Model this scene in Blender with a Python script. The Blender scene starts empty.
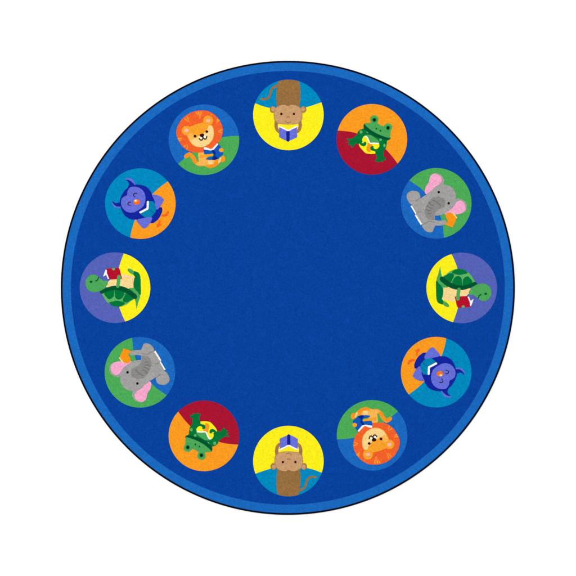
import bpy, bmesh, math, random
random.seed(7)
S = bpy.context.scene
C = S.collection
PI = math.pi
U = 0.005                      # one photograph pixel in metres
CX = CY = 287.85               # rug centre
EXPO = 1.27                    # irradiance on the floor, used to turn seen colours into albedos

# ---------------------------------------------------------------- camera
cam = bpy.data.cameras.new('camera'); co = bpy.data.objects.new('camera', cam); C.objects.link(co)
CAM_H = 8.0
cam.sensor_width = 36; cam.sensor_fit = 'HORIZONTAL'
cam.lens = 18.0 / (288 * U / (CAM_H - 0.012))
co.location = ((288 - CX) * U, -(288 - CY) * U, CAM_H)
cam.clip_end = 200; cam.clip_start = 0.05
S.camera = co

# ---------------------------------------------------------------- light
w = bpy.data.worlds.new('World'); S.world = w; w.use_nodes = True
bg = w.node_tree.nodes['Background']
bg.inputs[0].default_value = (1, 1, 1, 1); bg.inputs[1].default_value = 0.80
def area(name, loc, size, power):
    l = bpy.data.lights.new(name, 'AREA'); l.shape = 'SQUARE'; l.size = size; l.energy = power
    o = bpy.data.objects.new(name, l); C.objects.link(o); o.location = loc
    from mathutils import Vector
    o.rotation_euler = (-Vector(loc)).to_track_quat('-Z', 'Y').to_euler()
area('softbox', (-1.6, 1.8, 11.5), 5.0, 640)
S.view_settings.view_transform = 'Standard'; S.view_settings.look = 'None'
S.view_settings.exposure = 0; S.view_settings.gamma = 1
S.render.engine = 'CYCLES'

# ---------------------------------------------------------------- materials
def lin(c):
    c = c / 255
    return c / 12.92 if c <= 0.04045 else ((c + 0.055) / 1.055) ** 2.4
def yarn(name, rgb, var=0.16, bump=1.0):
    """cut-pile nylon: every tuft a little lighter or darker, domed tufts as bump"""
    m = bpy.data.materials.new(name); m.use_nodes = True
    nt = m.node_tree; N = nt.nodes; L = nt.links
    b = N['Principled BSDF']; b.inputs['Roughness'].default_value = 0.95
    b.inputs['Specular IOR Level'].default_value = 0.03
    tc = N.new('ShaderNodeTexCoord')
    vo = N.new('ShaderNodeTexVoronoi'); vo.inputs['Scale'].default_value = 260; vo.inputs['Randomness'].default_value = 0.75
    L.new(tc.outputs['Object'], vo.inputs['Vector'])
    sep = N.new('ShaderNodeSeparateColor'); L.new(vo.outputs['Color'], sep.inputs[0])
    n1 = N.new('ShaderNodeTexNoise'); n1.inputs['Scale'].default_value = 130; n1.inputs['Detail'].default_value = 3
    n2 = N.new('ShaderNodeTexNoise'); n2.inputs['Scale'].default_value = 9; n2.inputs['Detail'].default_value = 2
    for n in (n1, n2): L.new(tc.outputs['Object'], n.inputs['Vector'])
    def ma(op, a, bb):
        x = N.new('ShaderNodeMath'); x.operation = op
        for i, v in enumerate((a, bb)):
            if isinstance(v, (int, float)): x.inputs[i].default_value = v
            else: L.new(v, x.inputs[i])
        return x.outputs[0]
    t = ma('MULTIPLY', ma('SUBTRACT', sep.outputs[0], 0.5), var * 1.5)
    u = ma('MULTIPLY', ma('SUBTRACT', n1.outputs[0], 0.5), var * 3.2)
    v = ma('MULTIPLY', ma('SUBTRACT', n2.outputs[0], 0.5), var * 0.35)
    k = ma('ADD', ma('ADD', ma('ADD', t, u), v), 1.0)
    # a few pale fibre tips
    k = ma('ADD', k, ma('MULTIPLY', ma('GREATER_THAN', sep.outputs[1], 0.965), 0.22))
    vm = N.new('ShaderNodeVectorMath'); vm.operation = 'SCALE'
    vm.inputs[0].default_value = tuple(lin(c) / EXPO * 1.03 for c in rgb)
    L.new(k, vm.inputs['Scale'])
    L.new(vm.outputs[0], b.inputs['Base Color'])
    h = ma('ADD', ma('MULTIPLY', vo.outputs['Distance'], -0.8), ma('MULTIPLY', n1.outputs[0], 0.7))
    bp = N.new('ShaderNodeBump'); bp.inputs['Strength'].default_value = 0.45 * bump
    bp.inputs['Distance'].default_value = 0.0022
    L.new(h, bp.inputs['Height']); L.new(bp.outputs[0], b.inputs['Normal'])
    return m
PAL = dict(
 field=(6, 66, 158), border=(25, 105, 192), teal=(0, 137, 190), yellow=(255, 240, 28), orange=(252, 156, 32),
 crimson=(170, 20, 48), green=(76, 171, 86), blue=(26, 104, 192), peri=(86, 98, 183),
 brown=(151, 110, 62), tan=(203, 156, 110), tandark=(168, 119, 74), eye=(40, 18, 8), black=(12, 10, 12),
 lilac=(102, 113, 217), navy=(18, 32, 142), white=(252, 250, 250),
 dkgreen=(0, 118, 56), midgreen=(76, 168, 88), deep=(0, 84, 46), spot=(92, 180, 100),
 grey=(163, 161, 159), dgrey=(139, 138, 136), rib=(112, 110, 110), pink=(248, 168, 205), bookorange=(254, 150, 22),
 peach=(252, 216, 146), red=(182, 16, 44), owlnavy=(18, 36, 156), owlface=(102, 111, 216), beak=(248, 112, 36),
 bookteal=(0, 130, 176), spineteal=(0, 112, 160), feet=(246, 104, 32),
 mane=(245, 98, 42), ray=(252, 160, 52), fur=(250, 163, 42), cream=(253, 214, 140), earpink=(248, 186, 168),
 furdeep=(246, 148, 34), furlight=(250, 182, 82), bookblue=(16, 88, 186), spine=(8, 36, 142), lightshell=(98, 180, 100))
M = {}
def mat(k):
    if k not in M: M[k] = yarn(k.replace('dk', 'dark_') + '_yarn', PAL[k], {'field': 0.22, 'border': 0.17, 'teal': 0.18, 'blue': 0.2, 'brown': 0.2, 'yellow': 0.11, 'white': 0.08}.get(k, 0.15))
    return M[k]

mf = bpy.data.materials.new('white_floor'); mf.use_nodes = True
fb = mf.node_tree.nodes['Principled BSDF']
fb.inputs['Base Color'].default_value = (0.93, 0.93, 0.93, 1); fb.inputs['Roughness'].default_value = 0.7
fb.inputs['Specular IOR Level'].default_value = 0.2
_n = mf.node_tree.nodes.new('ShaderNodeTexNoise'); _n.inputs['Scale'].default_value = 60
_b = mf.node_tree.nodes.new('ShaderNodeBump'); _b.inputs['Strength'].default_value = 0.03; _b.inputs['Distance'].default_value = 0.001
mf.node_tree.links.new(_n.outputs[0], _b.inputs['Height']); mf.node_tree.links.new(_b.outputs[0], fb.inputs['Normal'])

mb = bpy.data.materials.new('black_serged_yarn'); mb.use_nodes = True
bb = mb.node_tree.nodes['Principled BSDF']
bb.inputs['Base Color'].default_value = (0.0012, 0.0016, 0.004, 1); bb.inputs['Roughness'].default_value = 0.8
bb.inputs['Specular IOR Level'].default_value = 0.03

def link(name, bm, mats, parent=None, loc=(0, 0, 0), smooth=False):
    me = bpy.data.meshes.new(name); bm.to_mesh(me); bm.free()
    for m in mats: me.materials.append(m)
    if smooth:
        for p in me.polygons: p.use_smooth = True
    o = bpy.data.objects.new(name, me); C.objects.link(o); o.location = loc
    if parent: o.parent = parent
    return o

# ---------------------------------------------------------------- floor
bm = bmesh.new()
bm.faces.new([bm.verts.new(p) for p in ((-30, -30, 0), (30, -30, 0), (30, 30, 0), (-30, 30, 0))])
fl = link('floor', bm, [mf]); fl['kind'] = 'structure'

# ---------------------------------------------------------------- rug body
rug = bpy.data.objects.new('round_rug', None); C.objects.link(rug)
rug['label'] = 'round blue classroom rug with a ring of twelve animal medallions lying on the white floor'
rug['category'] = 'rug'
TOP = 0.011                     # pile height
R_F, R_B, R_O = 216.9 * U, 225.7 * U, 227.3 * U
def lathe(bm, prof, seg, wave=None):
    rings = []
    for i in range(seg):
        a = 2 * PI * i / seg
        rings.append([bm.verts.new(((r + (wave(i, r, z) if wave else 0)) * math.cos(a), (r + (wave(i, r, z) if wave else 0)) * math.sin(a), z)) for r, z in prof])
    for i in range(seg):
        A, B = rings[i], rings[(i + 1) % seg]
        for j in range(len(prof) - 1):
            bm.faces.new((A[j], B[j], B[j + 1], A[j + 1]))
    return rings
bm = bmesh.new()
rg = lathe(bm, [(R_F * k / 24, TOP) for k in range(1, 25)], 256)
c0 = bm.verts.new((0, 0, TOP))
for i in range(256): bm.faces.new((c0, rg[i][0], rg[(i + 1) % 256][0]))
bmesh.ops.recalc_face_normals(bm, faces=bm.faces)
if sum(f.normal.z for f in bm.faces) < 0: bmesh.ops.reverse_faces(bm, faces=bm.faces)
link('pile_field', bm, [mat('field')], rug)
bm = bmesh.new()
lathe(bm, [(R_F, TOP), (R_F + .012, TOP), (R_B - .006, TOP), (R_B - .002, TOP - .001), (R_B, TOP - .004), (R_B, 0.001)], 512)
for f in bm.faces:
    f.normal_update()
    if f.normal.z < -1e-6 or f.normal.dot(f.calc_center_median()) < 0: f.normal_flip()
link('border_band', bm, [mat('border')], rug)
# serged edge: a cord of wrapped yarn, one ridge about every 4 mm
bm = bmesh.new(); NS = 1780; nseg = NS * 3; K = 10
rc, zc, ra, rb = (R_O - 0.0053), 0.0062, 0.0050, 0.0060
rr = []
for i in range(nseg):
    s = (1.0, 0.93, 0.97)[i % 3]
    sl = 0.0016
    ring = []
    for j in range(K):
        t = 2 * PI * j / K
        a = 2 * PI * i / nseg + sl * math.sin(t) 
        r = rc + ra * s * math.cos(t); z = zc + rb * s * math.sin(t)
        ring.append(bm.verts.new((r * math.cos(a), r * math.sin(a), z)))
    rr.append(ring)
for i in range(nseg):
    A, B = rr[i], rr[(i + 1) % nseg]
    for j in range(K): bm.faces.new((A[j], B[j], B[(j + 1) % K], A[(j + 1) % K]))
link('edge_binding', bm, [mb], rug, smooth=True)

# ---------------------------------------------------------------- drawing tools (design units = photo pixels about the medallion's centre, y down)
R_M = 35.3
class Sp:
    """coordinates of one close-up: origin, zoom, medallion centre, turned half round or not"""
    def __init__(s, ox, oy, z, c, turn=False): s.o = (ox, oy, z); s.c = c; s.k = -1 if turn else 1
    def __call__(s, p): return (s.k * (s.o[0] + p[0] / s.o[2] - s.c[0]), s.k * (s.o[1] + p[1] / s.o[2] - s.c[1]))
def cr(pts, n=6, closed=True):
    out = []; m = len(pts)
    for i in range(m if closed else m - 1):
        g = (lambda q: pts[q % m]) if closed else (lambda q: pts[max(0, min(m - 1, q))])
        p0, p1, p2, p3 = g(i - 1), g(i), g(i + 1), g(i + 2)
        for k in range(n):
            t = k / n
            out.append(tuple(0.5 * ((2 * p1[a]) + (-p0[a] + p2[a]) * t + (2 * p0[a] - 5 * p1[a] + 4 * p2[a] - p3[a]) * t * t + (-p0[a] + 3 * p1[a] - 3 * p2[a] + p3[a]) * t ** 3) for a in (0, 1)))
    if not closed: out.append(pts[-1])
    return out
def dense(pts, d=0.8):
    out = []
    for i in range(len(pts)):
        a, b = pts[i], pts[(i + 1) % len(pts)]
        n = max(1, int(math.dist(a, b) / d))
        out += [(a[0] + (b[0] - a[0]) * k / n, a[1] + (b[1] - a[1]) * k / n) for k in range(n)]
    return out
def clip(pts, R):
    o = []
    for x, y in pts:
        r = math.hypot(x, y)
        if r > R: x, y = x * R / r, y * R / r
        if not o or math.dist(o[-1], (x, y)) > 0.02: o.append((x, y))
    return o
class Art:
    """one mesh of thin pile layers in several yarn colours"""
    def __init__(s, i=0): s.bm = bmesh.new(); s.m = []; s.n = i
    def slab(s, key, pts, layer):
        if key not in s.m: s.m.append(key)
        mi = s.m.index(key)
        rnd = random.Random(len(pts) * 31 + layer)
        jt = 0.03 if layer == 0 else .11
        pts = dense(pts, 0.65) if layer else pts
        pts = clip([(x + rnd.uniform(-jt, jt), y + rnd.uniform(-jt, jt)) for x, y in pts], R_M + (0.03 if layer == 0 else -0.1))
        s.n += 1
        z1 = TOP + 0.0006 + layer * 0.00022 + s.n * 0.000006; z0 = TOP + 0.0002
        P = [(x * U, -y * U) for x, y in pts]
        ar = sum(P[i][0] * P[(i + 1) % len(P)][1] - P[(i + 1) % len(P)][0] * P[i][1] for i in range(len(P)))
        if ar < 0: P.reverse()
        t = [s.bm.verts.new((x, y, z1)) for x, y in P]; b = [s.bm.verts.new((x, y, z0)) for x, y in P]
        f = s.bm.faces.new(t); f.material_index = mi
        f.normal_update()
        bmesh.ops.triangulate(s.bm, faces=[f], ngon_method='EAR_CLIP')
        n = len(P)
        for i in range(n):
            g = s.bm.faces.new((t[i], b[i], b[(i + 1) % n], t[(i + 1) % n])); g.material_index = mi
    def S(s, sp, key, layer, pts): s.slab(key, cr([sp(p) for p in pts]), layer)
    def P(s, sp, key, layer, pts): s.slab(key, dense([sp(p) for p in pts]), layer)
    def E(s, sp, key, layer, x, y, rx, ry=None, rot=0):
        ry = ry or rx; a0 = math.radians(rot)
        s.slab(key, [sp((x + rx * math.cos(a) * math.cos(a0) - ry * math.sin(a) * math.sin(a0), y + rx * math.cos(a) * math.sin(a0) + ry * math.sin(a) * math.cos(a0))) for a in [2 * PI * k / 28 for k in range(28)]], layer)
    def L(s, sp, key, layer, pts, w0, w1=None):
        w1 = w0 if w1 is None else w1
        q = cr([sp(p) for p in pts], 6, False) if len(pts) > 2 else [sp(p) for p in pts]
        sc = 1 / sp.o[2] / 2; n = len(q); l = []; r = []
        for i, p in enumerate(q):
            a = q[max(0, i - 1)]; b = q[min(n - 1, i + 1)]
            dx, dy = b[0] - a[0], b[1] - a[1]; d = math.hypot(dx, dy) or 1
            w = (w0 + (w1 - w0) * i / (n - 1)) * sc
            l.append((p[0] - dy / d * w, p[1] + dx / d * w)); r.append((p[0] + dy / d * w, p[1] - dx / d * w))
        def cap(i, j, wd):
            p = q[i]; a = math.atan2(q[i][1] - q[j][1], q[i][0] - q[j][0]); wv = wd * sc
            return [(p[0] + wv * math.cos(a + t), p[1] + wv * math.sin(a + t)) for t in (PI / 3, 0, -PI / 3)]
        s.slab(key, l + cap(n - 1, n - 2, w1) + r[::-1] + cap(0, 1, w0), layer)
    def build(s, name, parent): return link(name, s.bm, [mat(k) for k in s.m], parent)

def medallion(c, base, patch, edge, label):
    """disc of pile with a curved second colour"""
    bm = bmesh.new(); n = 120
    P = [(R_M * U * math.cos(2 * PI * k / n), R_M * U * math.sin(2 * PI * k / n)) for k in range(n)]
    t = [bm.verts.new((x, y, TOP + 0.0004)) for x, y in P]; b = [bm.verts.new((x, y, TOP - 0.003)) for x, y in P]
    bm.faces.new(t)
    for i in range(n): bm.faces.new((t[i], b[i], b[(i + 1) % n], t[(i + 1) % n]))
    o = link('medallion', bm, [mat(base)], rug, ((c[0] - CX) * U, -(c[1] - CY) * U, 0))
    o['label'] = label
    a = Art(); sp, pts, via = edge
    q = cr([sp(p) for p in pts], 8, False)
    a1 = math.atan2(q[-1][1], q[-1][0]); a0 = math.atan2(q[0][1], q[0][0])
    d = (a0 - a1) % (2 * PI)
    if via < 0: d -= 2 * PI
    arc = [(R_M * 1.02 * math.cos(a1 + d * k / 50), R_M * 1.02 * math.sin(a1 + d * k / 50)) for k in range(51)]
    a.slab(patch, q + arc, 0)
    a.build('colour_patch', o)
    return o

# ================================================================ MONKEY
def monkey():
    c = (288.4, 114.9); A = Sp(248, 72, 7.2, c); B = Sp(265, 100, 12.52, c)
    o = medallion(c, 'yellow', 'teal', (A, [(44, 223), (120, 250), (200, 266), (290, 270), (380, 262), (450, 245), (534, 216)], -1),
                  'yellow and teal disc with brown monkey at the top of the ring')
    m = Art()
    m.L(A, 'brown', 1, [(225, 92), (195, 104), (170, 126), (160, 158), (146, 186), (122, 196), (94, 194)], 17, 14)
    m.P(A, 'brown', 2, [(226, 40), (214, 84), (205, 130), (202, 190), (208, 250), (290, 258), (370, 250), (377, 190), (378, 130), (371, 84), (358, 40)])
    for s in (-1, 1):
        x = lambda v: 289 + s * v
        m.L(B, 'tandark', 3, [(x(148), 270), (x(150), 330), (x(136), 375), (x(104), 402)], 42, 38)
        m.E(B, 'tandark', 3, x(192), 118, 37, 42); m.E(B, 'tan', 4, x(186), 113, 26, 30)
    head = [(290, 72), (250, 58), (200, 60), (150, 82), (122, 118), (110, 170), (112, 220), (124, 262), (155, 290), (210, 302), (290, 308), (370, 302), (425, 288), (455, 255), (467, 210), (465, 160), (450, 113), (420, 78), (370, 58), (325, 60)]
    m.S(B, 'tandark', 5, head)
    m.S(B, 'tan', 6, [(289 + (x - 289) * .965, 184 + (y - 184) * .965) for x, y in head])
    for x in (205, 362): m.E(B, 'tan', 7, x, 175, 24); m.E(B, 'eye', 8, x, 175, 15)
    m.L(B, 'tandark', 8, [(272, 216), (284, 208), (296, 208), (308, 216)], 9); m.L(B, 'tandark', 8, [(290, 214), (290, 224)], 8)
    m.L(B, 'tandark', 8, [(256, 268), (272, 282), (291, 286), (310, 282), (326, 268)], 9)
    m.build('monkey', o)
    b = Art(0.5)
    b.P(B, 'white', 4, [(164, 316), (240, 348), (289, 376), (340, 348), (414, 316), (396, 352), (289, 402), (180, 352)])
    b.P(B, 'yellow', 5, [(206, 308), (372, 308), (340, 346), (289, 372), (240, 346)])
    b.P(B, 'lilac', 6, [(178, 340), (235, 366), (289, 396), (345, 366), (402, 340), (396, 400), (404, 452), (392, 472), (340, 496), (289, 514), (240, 500), (176, 464)])
    b.P(B, 'navy', 7, [(266, 390), (310, 390), (307, 512), (289, 524), (270, 512)])
    b.build('book', o)
    return o
# ================================================================ FROG
def frog():
    c = (371.9, 139.3); A = Sp(332, 98, 7.2, c); B = Sp(345, 113, 11.52, c)
    o = medallion(c, 'orange', 'crimson', (A, [(40, 235), (110, 240), (170, 252), (230, 275), (300, 308), (370, 355), (425, 410), (476, 478)], 1),
                  'orange and crimson disc with green frog at the upper right of the ring')
    m = Art()
    m.P(B, 'dkgreen', 2, [(20, 288), (60, 298), (96, 282), (122, 262), (140, 246), (150, 214), (178, 190), (215, 178), (235, 150), (510, 290), (484, 325), (474, 400), (446, 440), (442, 500), (468, 518), (468, 545), (440, 540), (434, 568), (408, 556), (384, 572), (378, 555), (350, 566), (346, 545), (366, 522), (358, 480), (346, 468), (240, 464), (212, 440), (158, 366), (130, 352), (108, 362), (102, 384), (74, 402), (66, 372), (36, 366), (44, 340), (14, 340), (54, 322), (24, 310)])
    for x, y, rx, ry in ((186, 217, 17, 20), (262, 216, 15, 14), (410, 308, 16, 15), (454, 374, 14, 19)): m.E(B, 'spot', 3, x, y, rx, ry)
    m.S(B, 'midgreen', 3, [(222, 262), (262, 250), (310, 262), (360, 296), (394, 330), (388, 350), (330, 358), (280, 356), (250, 300)])
    m.S(B, 'deep', 4, [(220, 124), (216, 172), (256, 214), (328, 262), (408, 294), (490, 312), (520, 300), (518, 275), (450, 240), (340, 180), (260, 130)])
    m.S(B, 'midgreen', 5, [(226, 128), (246, 116), (280, 116), (320, 104), (380, 122), (420, 146), (470, 160), (520, 205), (524, 240), (516, 284), (500, 286), (440, 268), (370, 238), (300, 198), (250, 156)])
    for x, y in ((338, 76), (496, 168)):
        m.E(B, 'midgreen', 6, x, y, 48, 50); m.E(B, 'dkgreen', 7, x, y + 4, 24, 25); m.E(B, 'black', 8, x, y + 4, 14, 15)
    m.E(B, 'deep', 7, 360, 180, 8, 11); m.E(B, 'deep', 7, 408, 205, 9, 11)
    # hands over the book
    m.S(B, 'dkgreen', 9, [(160, 322), (190, 344), (212, 346), (226, 330), (244, 340), (242, 366), (224, 382), (200, 380), (172, 362)])
    m.S(B, 'dkgreen', 9, [(292, 404), (302, 386), (326, 380), (330, 404), (356, 416), (400, 400), (440, 420), (420, 460), (366, 448), (322, 436), (298, 424)])
    m.build('frog', o)
    b = Art(0.5)
    b.P(B, 'yellow', 5, [(196, 302), (212, 272), (240, 264), (266, 300), (286, 350), (336, 348), (392, 350), (396, 385), (376, 410), (352, 440), (348, 470), (300, 472), (240, 464), (208, 434), (174, 396), (158, 366), (168, 342), (188, 350), (202, 330)])
    b.S(B, 'orange', 6, [(276, 346), (318, 366), (302, 396), (290, 452), (256, 440), (246, 410), (258, 370), (262, 344)])
    b.L(B, 'white', 7, [(232, 270), (252, 276), (270, 312), (290, 348), (332, 348), (386, 352)], 15)
    b.build('book', o)
    return o
# ================================================================ ELEPHANT
def elephant():
    c = (436.25, 203.3); A = Sp(400, 164, 7.2, c); B = Sp(104, 338, 12, (139.9, 372.3), True)
    o = medallion(c, 'green', 'blue', (A, [(66, 118), (130, 160), (180, 205), (230, 262), (280, 350), (305, 430), (318, 540)], 1),
                  'green and blue disc with grey elephant at the right, upper side of the ring')
    m = Art()
    m.S(A, 'grey', 2, [(180, 205), (184, 165), (205, 130), (216, 90), (240, 69), (275, 70), (306, 92), (318, 124), (302, 156), (262, 185), (210, 222)])
    m.S(A, 'grey', 2, [(395, 262), (430, 250), (466, 268), (482, 298), (474, 335), (448, 354), (400, 364), (340, 366)])
    m.S(A, 'pink', 3, [(179, 205), (184, 168), (206, 135), (217, 93), (240, 71), (268, 74), (293, 94), (298, 122), (280, 148), (248, 168), (216, 208), (196, 220)])
    m.S(A, 'pink', 3, [(326, 352), (370, 325), (395, 292), (412, 272), (440, 265), (463, 286), (470, 320), (452, 350), (405, 363), (355, 368), (325, 364)])
    m.P(A, 'grey', 4, [(150, 247), (200, 212), (260, 250), (262, 340), (252, 366), (250, 400), (256, 424), (200, 440), (158, 440), (128, 400), (104, 350), (82, 298), (96, 276)])
    m.S(A, 'grey', 5, [(48, 236), (56, 208), (82, 194), (116, 195), (138, 212), (145, 246), (112, 270), (88, 292), (62, 272)])
    m.S(A, 'grey', 5, [(160, 440), (176, 474), (204, 491), (232, 488), (245, 462), (256, 425), (210, 410)])
    m.L(A, 'grey', 5, [(205, 400), (245, 420), (280, 426), (322, 420)], 40, 34)
    m.S(A, 'grey', 6, [(180, 240), (235, 185), (288, 153), (338, 150), (378, 175), (400, 212), (400, 260), (376, 308), (332, 350), (292, 368), (240, 368), (190, 320)])
    m.S(A, 'dgrey', 7, [(326, 280), (320, 255), (298, 240), (260, 236), (222, 254), (196, 288), (180, 330), (184, 372), (206, 398), (244, 402), (248, 372), (258, 342), (290, 322), (318, 304)])
    for p in ([(238, 260), (262, 272), (292, 302)], [(208, 276), (222, 292), (240, 300)], [(196, 300), (212, 314), (232, 318)], [(190, 328), (206, 336), (222, 334)], [(200, 352), (212, 358), (222, 354)]): m.L(A, 'rib', 8, p, 6)
    for p in ([(112, 270), (134, 252), (146, 246)], [(118, 358), (138, 346), (156, 344)], [(160, 438), (190, 424), (208, 412), (244, 420)]): m.L(A, 'dgrey', 8, p, 6)
    m.P(A, 'white', 8, [(76, 302), (86, 300), (118, 356), (112, 364)])
    m.P(A, 'white', 8, [(106, 370), (116, 364), (158, 430), (150, 440)])
    for x, y in ((279, 203), (350, 283)): m.E(A, 'black', 8, x, y, 9)
    m.build('elephant', o)
    b = Art(0.5)
    b.P(B, 'cream', 8, [(176, 236), (192, 228), (250, 290), (240, 302), (220, 296)])
    b.P(B, 'bookorange', 9, [(236, 122), (310, 152), (326, 170), (294, 186), (300, 222), (316, 240), (316, 284), (288, 304), (236, 290), (190, 232), (212, 172)])
    b.build('book', o)
    return o
# ================================================================ TURTLE
def turtle():
    c = (461.75, 287.9); A = Sp(418, 248, 7.2, c); B = Sp(433, 260, 12, c)
    o = medallion(c, 'peri', 'yellow', (A, [(238, 36), (265, 95), (288, 160), (302, 220), (306, 290), (302, 360), (285, 440), (250, 542)], 1),
                  'violet and yellow disc with green turtle at the rightmost of the ring')
    m = Art()
    m.P(B, 'midgreen', 2, [(86, 72), (96, 150), (108, 200), (120, 220), (200, 300), (160, 345), (120, 345), (90, 300), (40, 270), (44, 225), (64, 160), (78, 110)])
    m.S(B, 'dkgreen', 3, [(38, 252), (76, 286), (112, 330), (124, 380), (116, 440), (106, 466), (134, 500), (128, 532), (90, 527), (54, 504), (39, 450), (36, 350)])
    m.S(B, 'midgreen', 3, [(128, 494), (160, 508), (192, 540), (190, 562), (160, 560), (122, 534)])
    m.P(B, 'peach', 4, [(125, 332), (200, 330), (300, 340), (452, 340), (446, 395), (420, 412), (392, 444), (266, 444), (266, 506), (198, 492), (106, 470), (118, 430), (126, 380)])
    m.S(A, 'midgreen', 4, [(368, 312), (398, 276), (430, 262), (470, 255), (508, 272), (527, 308), (522, 348), (494, 377), (456, 379), (428, 358), (400, 340), (372, 336)])
    m.E(A, 'deep', 5, 487, 330, 10, 8); m.L(A, 'deep', 5, [(454, 336), (440, 344), (435, 360)], 8)
    m.S(B, 'lightshell', 5, [(100, 205), (150, 178), (200, 138), (260, 112), (320, 106), (370, 118), (420, 148), (460, 188), (490, 238), (516, 275), (480, 300), (320, 340), (200, 300), (110, 240)])
    m.S(B, 'dkgreen', 6, [(226, 148), (270, 115), (320, 107), (370, 117), (416, 154), (370, 171), (320, 179), (270, 171)])
    m.S(B, 'dkgreen', 6, [(128, 206), (165, 178), (205, 158), (246, 166), (248, 198), (232, 232), (214, 264), (168, 246)])
    m.S(B, 'dkgreen', 6, [(232, 272), (246, 230), (274, 200), (305, 193), (334, 208), (348, 250), (346, 312), (290, 316)])
    m.S(B, 'dkgreen', 6, [(362, 312), (360, 240), (384, 206), (420, 198), (452, 228), (474, 264), (440, 300)])
    m.S(B, 'deep', 7, [(82, 218), (100, 199), (128, 206), (165, 240), (225, 275), (300, 303), (380, 304), (450, 284), (490, 264), (516, 266), (526, 288), (492, 312), (420, 344), (340, 360), (260, 351), (180, 320), (110, 270), (84, 242)])
    m.L(B, 'midgreen', 9, [(312, 350), (303, 400), (297, 468)], 40, 42)
    m.E(B, 'spot', 9, 362, 560, 18, 16)
    m.build('turtle', o)
    b = Art(0.5)
    b.P(B, 'red', 6, [(260, 440), (408, 432), (430, 480), (458, 552), (430, 566), (300, 574), (284, 540)])
    b.P(A, 'white', 7, [(357, 352), (366, 350), (379, 380), (400, 366), (394, 388), (381, 420), (374, 412), (372, 388)])
    b.build('book', o)
    return o
# ================================================================ OWL
def owl():
    c = (140.3, 203.6); A = Sp(100, 164, 7.2, c); B = Sp(109, 176, 10.286, c)
    o = medallion(c, 'teal', 'orange', (A, [(496, 120), (430, 168), (370, 225), (310, 300), (262, 380), (232, 460), (217, 535)], -1),
                  'teal and orange disc with violet owl at the left, upper side of the ring')
    m = Art()
    m.S(B, 'owlface', 1, [(168, 34), (185, 22), (222, 26), (254, 52), (270, 92), (240, 100), (205, 60)])
    m.S(B, 'owlface', 1, [(26, 256), (36, 294), (66, 324), (100, 330), (124, 318), (110, 290), (60, 286)])
    m.S(B, 'owlnavy', 2, [(170, 38), (208, 44), (240, 66), (264, 102), (230, 130), (196, 118), (206, 84), (194, 56)])
    m.S(B, 'owlnavy', 2, [(30, 258), (66, 278), (104, 270), (130, 260), (140, 300), (116, 314), (80, 312), (48, 290)])
    m.S(B, 'owlnavy', 3, [(255, 94), (320, 90), (385, 113), (425, 155), (450, 205), (474, 260), (520, 318), (544, 322), (546, 370), (516, 432), (474, 472), (430, 484), (300, 452), (230, 446), (170, 415), (136, 364), (120, 320), (112, 250), (140, 180), (190, 122)])
    m.S(B, 'owlface', 4, [(240, 110), (300, 118), (350, 152), (372, 200), (372, 260), (352, 310), (304, 350), (250, 375), (190, 370), (145, 335), (124, 285), (132, 234), (162, 208), (184, 198), (190, 160), (208, 126)])
    m.E(B, 'beak', 5, 284, 268, 34, 29); m.E(B, 'furlight', 6, 276, 256, 17, 14); m.E(B, 'white', 7, 273, 252, 7)
    m.L(B, 'eye', 5, [(286, 180), (264, 178), (252, 198), (268, 216)], 10, 7)
    m.L(B, 'eye', 5, [(222, 268), (202, 272), (194, 292), (222, 304)], 10, 7)
    m.S(B, 'owlface', 7, [(444, 196), (500, 198), (550, 226), (562, 256), (524, 318), (492, 346), (476, 300), (464, 240)])
    m.S(B, 'owlface', 7, [(284, 456), (340, 436), (400, 424), (442, 426), (432, 470), (372, 538), (326, 514)])
    m.L(A, 'feet', 2, [(448, 370), (470, 370), (492, 345)], 15); m.L(A, 'feet', 2, [(470, 370), (486, 366)], 12)
    m.L(A, 'feet', 2, [(430, 410), (425, 435), (416, 450)], 16); m.L(A, 'feet', 2, [(412, 440), (438, 438)], 12)
    m.build('owl', o)
    b = Art(0.5)
    b.P(B, 'bookteal', 5, [(400, 256), (455, 262), (488, 318), (480, 372), (436, 420), (372, 428), (318, 386), (394, 340)])
    b.L(B, 'spineteal', 6, [(398, 338), (462, 380)], 12)
    b.L(B, 'white', 6, [(400, 266), (396, 336)], 21); b.L(B, 'white', 6, [(396, 336), (322, 374)], 21)
    b.build('book', o)
    return o
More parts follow.
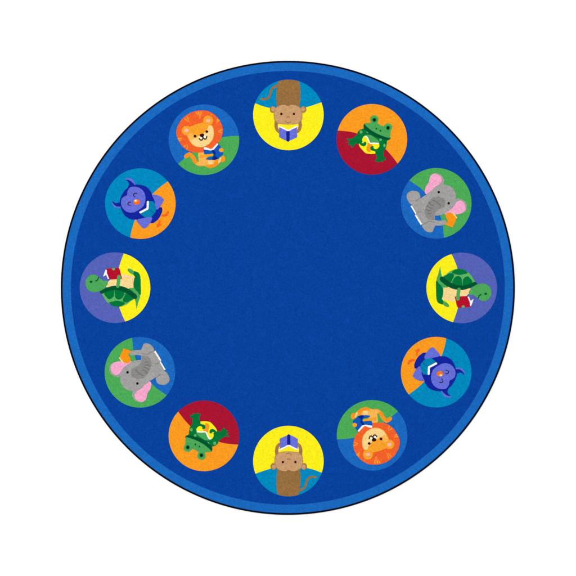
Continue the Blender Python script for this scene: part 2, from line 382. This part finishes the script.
# ================================================================ LION
def lion():
    c = (203.9, 139.7); A = Sp(164, 98, 7.2, c); B = Sp(174, 108, 11.077, c); D = Sp(194, 140, 16, c)
    o = medallion(c, 'blue', 'green', (A, [(548, 272), (470, 275), (400, 290), (300, 335), (200, 395), (150, 432), (96, 480)], -1),
                  'blue and green disc with orange lion at the upper left of the ring')
    m = Art()
    m.L(A, 'furdeep', 2, [(158, 420), (184, 406), (208, 428), (228, 462), (262, 478), (300, 470)], 30, 28)
    m.P(D, 'furlight', 3, [(65, 170), (170, 170), (170, 235), (240, 240), (200, 300), (330, 320), (390, 305), (410, 330), (350, 400), (260, 444), (200, 428), (150, 412), (60, 408), (20, 380), (78, 350), (70, 280)])
    m.S(D, 'furdeep', 4, [(180, 405), (240, 388), (310, 385), (340, 325), (392, 320), (402, 380), (340, 425), (270, 448), (210, 436)])
    m.P(D, 'cream', 5, [(224, 325), (300, 325), (304, 380), (270, 394), (226, 386)])
    m.E(D, 'furdeep', 4, 458, 305, 42, 54, 15); m.L(D, 'cream', 5, [(424, 290), (402, 356)], 30)
    m.S(B, 'mane', 6, [(290, 27), (370, 34), (440, 68), (500, 130), (534, 200), (540, 260), (522, 335), (478, 396), (420, 458), (335, 488), (250, 494), (170, 480), (100, 432), (50, 360), (25, 290), (34, 220), (68, 150), (120, 93), (200, 45)])
    for p in ([(270, 33), (286, 118)], [(244, 40), (266, 80)], [(302, 32), (294, 112)], [(114, 112), (160, 156)], [(138, 92), (170, 150)], [(508, 132), (466, 168)], [(492, 118), (474, 150)], [(536, 240), (484, 260)], [(534, 272), (484, 262)], [(38, 342), (88, 328)], [(52, 366), (86, 330)], [(106, 436), (150, 404)], [(134, 462), (154, 412)], [(420, 60), (410, 84)]):
        (x0, y0), q1 = p
        m.L(B, 'ray', 7, [(283 + (x0 - 283) * .955, 260 + (y0 - 260) * .955), q1], 15, 4)
    m.E(B, 'fur', 8, 140, 250, 54, 52); m.E(B, 'fur', 8, 378, 140, 56, 55)
    m.E(B, 'earpink', 13, 138, 250, 24, 22); m.E(B, 'earpink', 9, 377, 141, 23, 21)
    m.S(B, 'fur', 10, [(148, 225), (220, 190), (300, 166), (370, 158), (420, 190), (443, 245), (440, 320), (410, 380), (360, 420), (300, 438), (230, 425), (180, 382), (152, 325), (138, 270)])
    m.S(B, 'cream', 11, [(386, 196), (420, 202), (438, 250), (434, 320), (404, 378), (356, 416), (300, 432), (234, 420), (196, 388), (176, 352), (196, 334), (240, 336), (276, 306), (330, 280), (368, 240)])
    m.E(B, 'furlight', 11, 186, 316, 32, 40, -30)
    m.E(B, 'white', 12, 298, 332, 14, 13); m.E(B, 'white', 12, 341, 318, 13, 13)
    m.E(B, 'eye', 13, 233, 312, 15); m.E(B, 'eye', 13, 364, 262, 15)
    m.S(B, 'eye', 13, [(284, 298), (310, 284), (332, 290), (334, 306), (316, 326), (292, 316)])
    m.L(B, 'eye', 13, [(280, 338), (292, 354), (314, 352), (322, 328)], 12); m.L(B, 'eye', 13, [(322, 328), (338, 344), (356, 340), (364, 316)], 12)
    m.L(D, 'fur', 12, [(110, 262), (190, 252), (290, 240)], 46, 34)
    m.E(D, 'fur', 12, 438, 162, 38, 32)
    m.build('lion', o)
    b = Art(0.5)
    b.P(D, 'bookblue', 8, [(150, 150), (288, 162), (395, 68), (420, 98), (432, 130), (404, 160), (412, 186), (466, 198), (460, 236), (384, 300), (330, 320), (200, 314), (194, 290), (290, 270), (320, 240), (300, 212), (240, 222), (165, 228)])
    b.S(D, 'spine', 9, [(266, 168), (306, 160), (344, 205), (340, 256), (384, 288), (334, 318), (288, 302), (322, 250), (302, 200)])
    b.P(D, 'white', 9, [(158, 116), (200, 120), (272, 146), (298, 130), (368, 54), (392, 66), (320, 152), (270, 168), (158, 150)])
    b.build('book', o)
    return o

def turned(src, c, label):
    """the same medallion on the opposite side of the ring, turned half round"""
    o = src.copy(); C.objects.link(o); o.parent = rug
    o.location = ((c[0] - CX) * U, -(c[1] - CY) * U, 0); o.rotation_euler = (0, 0, src.rotation_euler.z + PI)
    o['label'] = label
    for ch in list(src.children):
        d = ch.copy(); C.objects.link(d); d.parent = o
    return o
turned(monkey(), (288.4, 461.1), 'yellow and teal disc with upside-down monkey at the bottom of the ring')
turned(frog(), (203.9, 435.9), 'orange and crimson disc with upside-down frog at the lower left of the ring')
turned(elephant(), (139.9, 372.3), 'green and blue disc with upside-down elephant at the left, lower side of the ring')
turned(turtle(), (115.0, 287.7), 'violet and yellow disc with upside-down turtle at the leftmost of the ring')
turned(owl(), (436.2, 372.2), 'teal and orange disc with upside-down owl at the right, lower side of the ring')
turned(lion(), (372.1, 435.4), 'blue and green disc with upside-down lion at the lower right of the ring')
